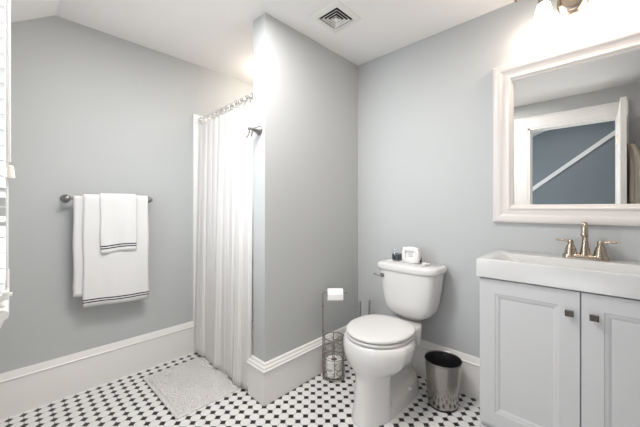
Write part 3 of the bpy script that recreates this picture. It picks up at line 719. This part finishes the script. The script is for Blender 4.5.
# ------------------------------------------------------------------ vanity
VX, VY0, VY1 = 1.497, -0.29, 0.418
va = thing('vanity_cabinet', 'white two-door bathroom vanity cabinet against the right wall', 'cabinet', (1.69, 0.053, 0))
ZT = 0.787
p = MB(); p.box(VX+0.019, XB-0.001, VY0, VY1, 0.10, ZT-0.001); p.box(VX+0.06, XB-0.001, VY0+0.002, VY1-0.002, 0, 0.10)
p.box(VX+0.002, VX+0.06, VY0, VY0+0.05, 0, 0.10); p.box(VX+0.002, VX+0.06, VY1-0.05, VY1, 0, 0.10); p.box(VX+0.002, VX+0.02, VY0+0.05, VY1-0.05, 0.055, 0.10)
part(va, 'cabinet_body', p, 'cab', bevel=0.0015, smooth=False)
YC = 0.066
for (y0, y1, inner) in ((YC+0.002, VY1-0.002, -1), (VY0+0.002, YC-0.002, 1)):
    z0, z1 = 0.125, ZT-0.007; sw = 0.062
    d = MB()
    def yz(i, x): return [(x, y0+i, z0+i), (x, y1-i, z0+i), (x, y1-i, z1-i), (x, y0+i, z1-i)]
    d.loft([yz(0, VX+0.018), yz(0, VX+0.001), yz(0.001, VX), yz(sw, VX), yz(sw+0.003, VX+0.002), yz(sw+0.012, VX+0.0035), yz(sw+0.020, VX+0.0075)])
    dr = part(va, 'door', d, 'cab', smooth=False)
    ky = y0+0.030 if inner < 0 else y1-0.036; kz = 0.697
    kb = MB(); kb.lathe([(0.007, 0), (0.005, 0.003), (0.005, 0.015)], (VX, ky, kz), (-1, 0, 0), 16)
    kb.loft([[(VX-0.013, ky+a*0.011, kz+b*0.0095) for a, b in ((-1, -1), (1, -1), (1, 1), (-1, 1))], [(VX-0.018, ky+a*0.013, kz+b*0.0115) for a, b in ((-1, -1), (1, -1), (1, 1), (-1, 1))], [(VX-0.024, ky+a*0.013, kz+b*0.0115) for a, b in ((-1, -1), (1, -1), (1, 1), (-1, 1))], [(VX-0.026, ky+a*0.010, kz+b*0.0085) for a, b in ((-1, -1), (1, -1), (1, 1), (-1, 1))]])
    kn = kb.build('knob', 'knob', smooth=False); kn.parent = dr; bpy.context.view_layer.update(); kn.matrix_parent_inverse = dr.matrix_world.inverted()
# sink top
SX0, SX1, SY0, SY1, ZS = 1.482, XB-0.0015, -0.297, 0.427, 0.870
scx, scy, shx, shy = (SX0+SX1)/2, (SY0+SY1)/2, (SX1-SX0)/2, (SY1-SY0)/2
sk = thing('sink_top', 'thick white one-piece sink top on the vanity cabinet', 'sink', (scx, scy, ZT))
p = MB()
p.loft([rrect(scx, scy, ZT, shx-.002, shy-.002, 0.004), rrect(scx, scy, ZT+.002, shx, shy, 0.005), rrect(scx, scy, ZS-.006, shx, shy, 0.006), rrect(scx, scy, ZS-.0015, shx-.002, shy-.002, 0.006), rrect(scx, scy, ZS, shx-.006, shy-.006, 0.006),
        rrect(1.625, scy, ZS, 0.120, 0.312, 0.03), rrect(1.625, scy, ZS-.003, 0.117, 0.308, 0.03), rrect(1.625, scy, ZS-.020, 0.112, 0.285, 0.03), rrect(1.628, scy, ZS-.055, 0.098, 0.225, 0.04), rrect(1.63, scy, ZS-.062, 0.08, 0.20, 0.04), rrect(1.635, scy, ZS-.066, 0.02, 0.02, 0.015)])
part(sk, 'basin_slab', p, 'marble', ang=35)
p = MB(); p.lathe([(0.022, 0), (0.022, 0.002), (0.016, 0.003), (0.012, 0.001)], (1.635, scy, ZS-.066), n=24); part(sk, 'drain', p, 'nickel')
# faucet
fx, fy, fz = 1.793, 0.064, ZS+0.0003
fa = thing('faucet', 'brushed nickel two-handle faucet at the back of the white sink', 'faucet', (fx, fy, fz))
p = MB(); p.loft([rrect(fx, fy, fz, .024, .080, .023), rrect(fx, fy, fz+.014, .024, .080, .023), rrect(fx, fy, fz+.019, .020, .076, .019), rrect(fx, fy, fz+.020, .016, .07, .015)]); part(fa, 'base_plate', p, 'nickel')
for s_ in (-1, 1):
    y = fy+s_*0.050
    p = MB(); p.lathe([(.0255, .012), (.0255, .018), (.023, .024), (.0215, .035), (.017, .052), (.012, .062), (.010, .068), (.0115, .072), (.0115, .078), (.007, .084), (.001, .086)], (fx, y, fz), n=28)
    hd = part(fa, 'handle', p, 'nickel')
    p = MB(); p.tube([(fx, y, fz+.075), (fx, y+s_*.012, fz+.077), (fx, y+s_*.024, fz+.079), (fx, y+s_*.042, fz+.081), (fx, y+s_*.050, fz+.082), (fx, y+s_*.053, fz+.082)], [.004, .0045, .0045, .0062, .006, .003], 12)
    lv = p.build('lever', 'nickel'); lv.parent = hd; bpy.context.view_layer.update(); lv.matrix_parent_inverse = hd.matrix_world.inverted()
p = MB(); p.lathe([(.021, .014), (.021, .020), (.018, .028), (.0155, .045), (.0125, .065), (.011, .085)], (fx, fy, fz), n=28)
pts = [(fx, fy, fz+.08), (fx, fy, fz+.105), (fx-.003, fy, fz+.125), (fx-.009, fy, fz+.142), (fx-.020, fy, fz+.154), (fx-.034, fy, fz+.158), (fx-.048, fy, fz+.153), (fx-.058, fy, fz+.140), (fx-.062, fy, fz+.122)]
p.tube(pts, [.011, .0108, .0106, .0105, .0105, .0105, .0108, .0112, .0115], 20)
p.lathe([(.0105, 0), (.0130, .003), (.0130, .016), (.011, .018), (.003, .0175)], (fx-.0618, fy, fz+.124), (-0.22, 0, -1), 20)
part(fa, 'spout', p, 'nickel')
p = MB(); p.tube([(fx+.017, fy, fz+.02), (fx+.017, fy, fz+.045)], .0025, 8); p.sphere((fx+.017, fy, fz+.048), .005, n=12, m=8); part(fa, 'drain_lift_rod', p, 'nickel')

# ------------------------------------------------------------------ mirror
MY0, MY1, MZ0, MZ1 = -0.325, 0.447, 1.022, 1.872
mi = thing('wall_mirror', 'large rectangular mirror in a moulded white frame above the sink', 'mirror', (XB, 0.06, 1.45))
MP = [(0, 0), (0, .018), (.003, .024), (.010, .029), (.018, .031), (.030, .029), (.040, .023), (.050, .018), (.060, .0165), (.068, .019), (.072, .024), (.078, .025), (.083, .021), (.086, .016), (.092, .014), (.096, .008), (.096, .002), (.096, 0)]
part(mi, 'frame', frame_loft(MP, MY0, MY1, MZ0, MZ1, XB-0.0005), 'frame', ang=25)
p = MB(); p.box(XB-.0075, XB-.002, MY0+.094, MY1-.094, MZ0+.094, MZ1-.094); part(mi, 'mirror_glass', p, 'mirror', smooth=False)

# ------------------------------------------------------------------ vanity light
vl = thing('vanity_light', 'nickel wall light with glowing opal glass shades above the mirror', 'wall light', (XB, 0.075, 2.06))
LY = 0.110
p = MB(); rr = []
def yzr(x, hy_, hz_): return [(x, q[0], q[1]) for q in [(a, b) for a, b, _ in rrect(LY, 2.098, 0, hy_, hz_, min(hy_, hz_)*0.95, 8)]]
p.loft([yzr(XB-.0005, .060, .066), yzr(XB-.012, .060, .066), yzr(XB-.022, .050, .056), yzr(XB-.026, .030, .034)])
part(vl, 'back_plate', p, 'nickel')
p = MB(); p.tube([(XB-.02, LY, 2.125), (XB-.05, LY, 2.135), (XB-.075, LY, 2.166)], .009, 14); p.tube([(XB-.075, LY-.215, 2.166), (XB-.075, LY+.215, 2.166)], .0075, 14)
for yy in (LY-.215, LY+.215): p.sphere((XB-.075, yy, 2.166), .011)
part(vl, 'arm', p, 'nickel')
for yy in (LY-0.105, LY+0.105):
    p = MB(); p.lathe([(.006, .036), (.010, .010), (.020, -.006), (.022, -.030), (.019, -.034)], (XB-.075, yy, 2.130), n=24); part(vl, 'shade_holder', p, 'nickel')
    p = MB(); p.lathe([(.020, 0), (.026, -.008), (.032, -.03), (.038, -.065), (.043, -.095), (.0415, -.095), (.036, -.065), (.030, -.03), (.024, -.009), (.018, -.002)], (XB-.075, yy, 2.095), n=32, cap=False)
    s2 = part(vl, 'glass_shade', p, 'shade')
    ld = bpy.data.lights.new('vanity_bulb', 'POINT'); ld.energy = P_VANITY; ld.color = (1.0, 0.80, 0.66); ld.shadow_soft_size = 0.03
    lo = bpy.data.objects.new('bulb_light', ld); COL.objects.link(lo); lo.parent = vl; lo.location = (-0.080, yy-0.075, -0.09)

# ------------------------------------------------------------------ robe on the back of the door (seen in the mirror)
RXc, RYf = 0.37, -0.118
rh = thing('coat_hook', 'small nickel hook on the back of the open door, holding a bathrobe', 'hook', (RXc, RYf, 1.60))
p = MB(); p.lathe([(.016, 0), (.016, .004), (.006, .008), (.006, .035)], (RXc, RYf, 1.60), (0, -1, 0), 16); p.tube([(RXc, RYf-.034, 1.60), (RXc, RYf-.046, 1.602), (RXc, RYf-.050, 1.618)], .005, 8)
part(rh, 'hook_arm', p, 'nickel')
p = MB(); rr = []
for i in range(36):
    t_ = i/35; z = 1.598-0.95*t_; hw = 0.035+0.115*min(1, t_*6)**0.6; dp = 0.020+0.032*min(1, t_*5)**0.7
    r_ = []
    for k in range(48):
        a = 2*PI*k/48; f_ = 1+0.10*math.sin(7*a+2*t_)+0.05*math.sin(11*a-3*t_)
        r_.append((RXc+hw*math.cos(a)*f_, RYf-0.006-dp+dp*math.sin(a)*f_*0.87, z))
    rr.append(r_)
p.loft(rr)
tag(p.build('bathrobe', 'robe', ang=80), 'beige bathrobe on the back of the open door, at the mirror edge', 'bathrobe')
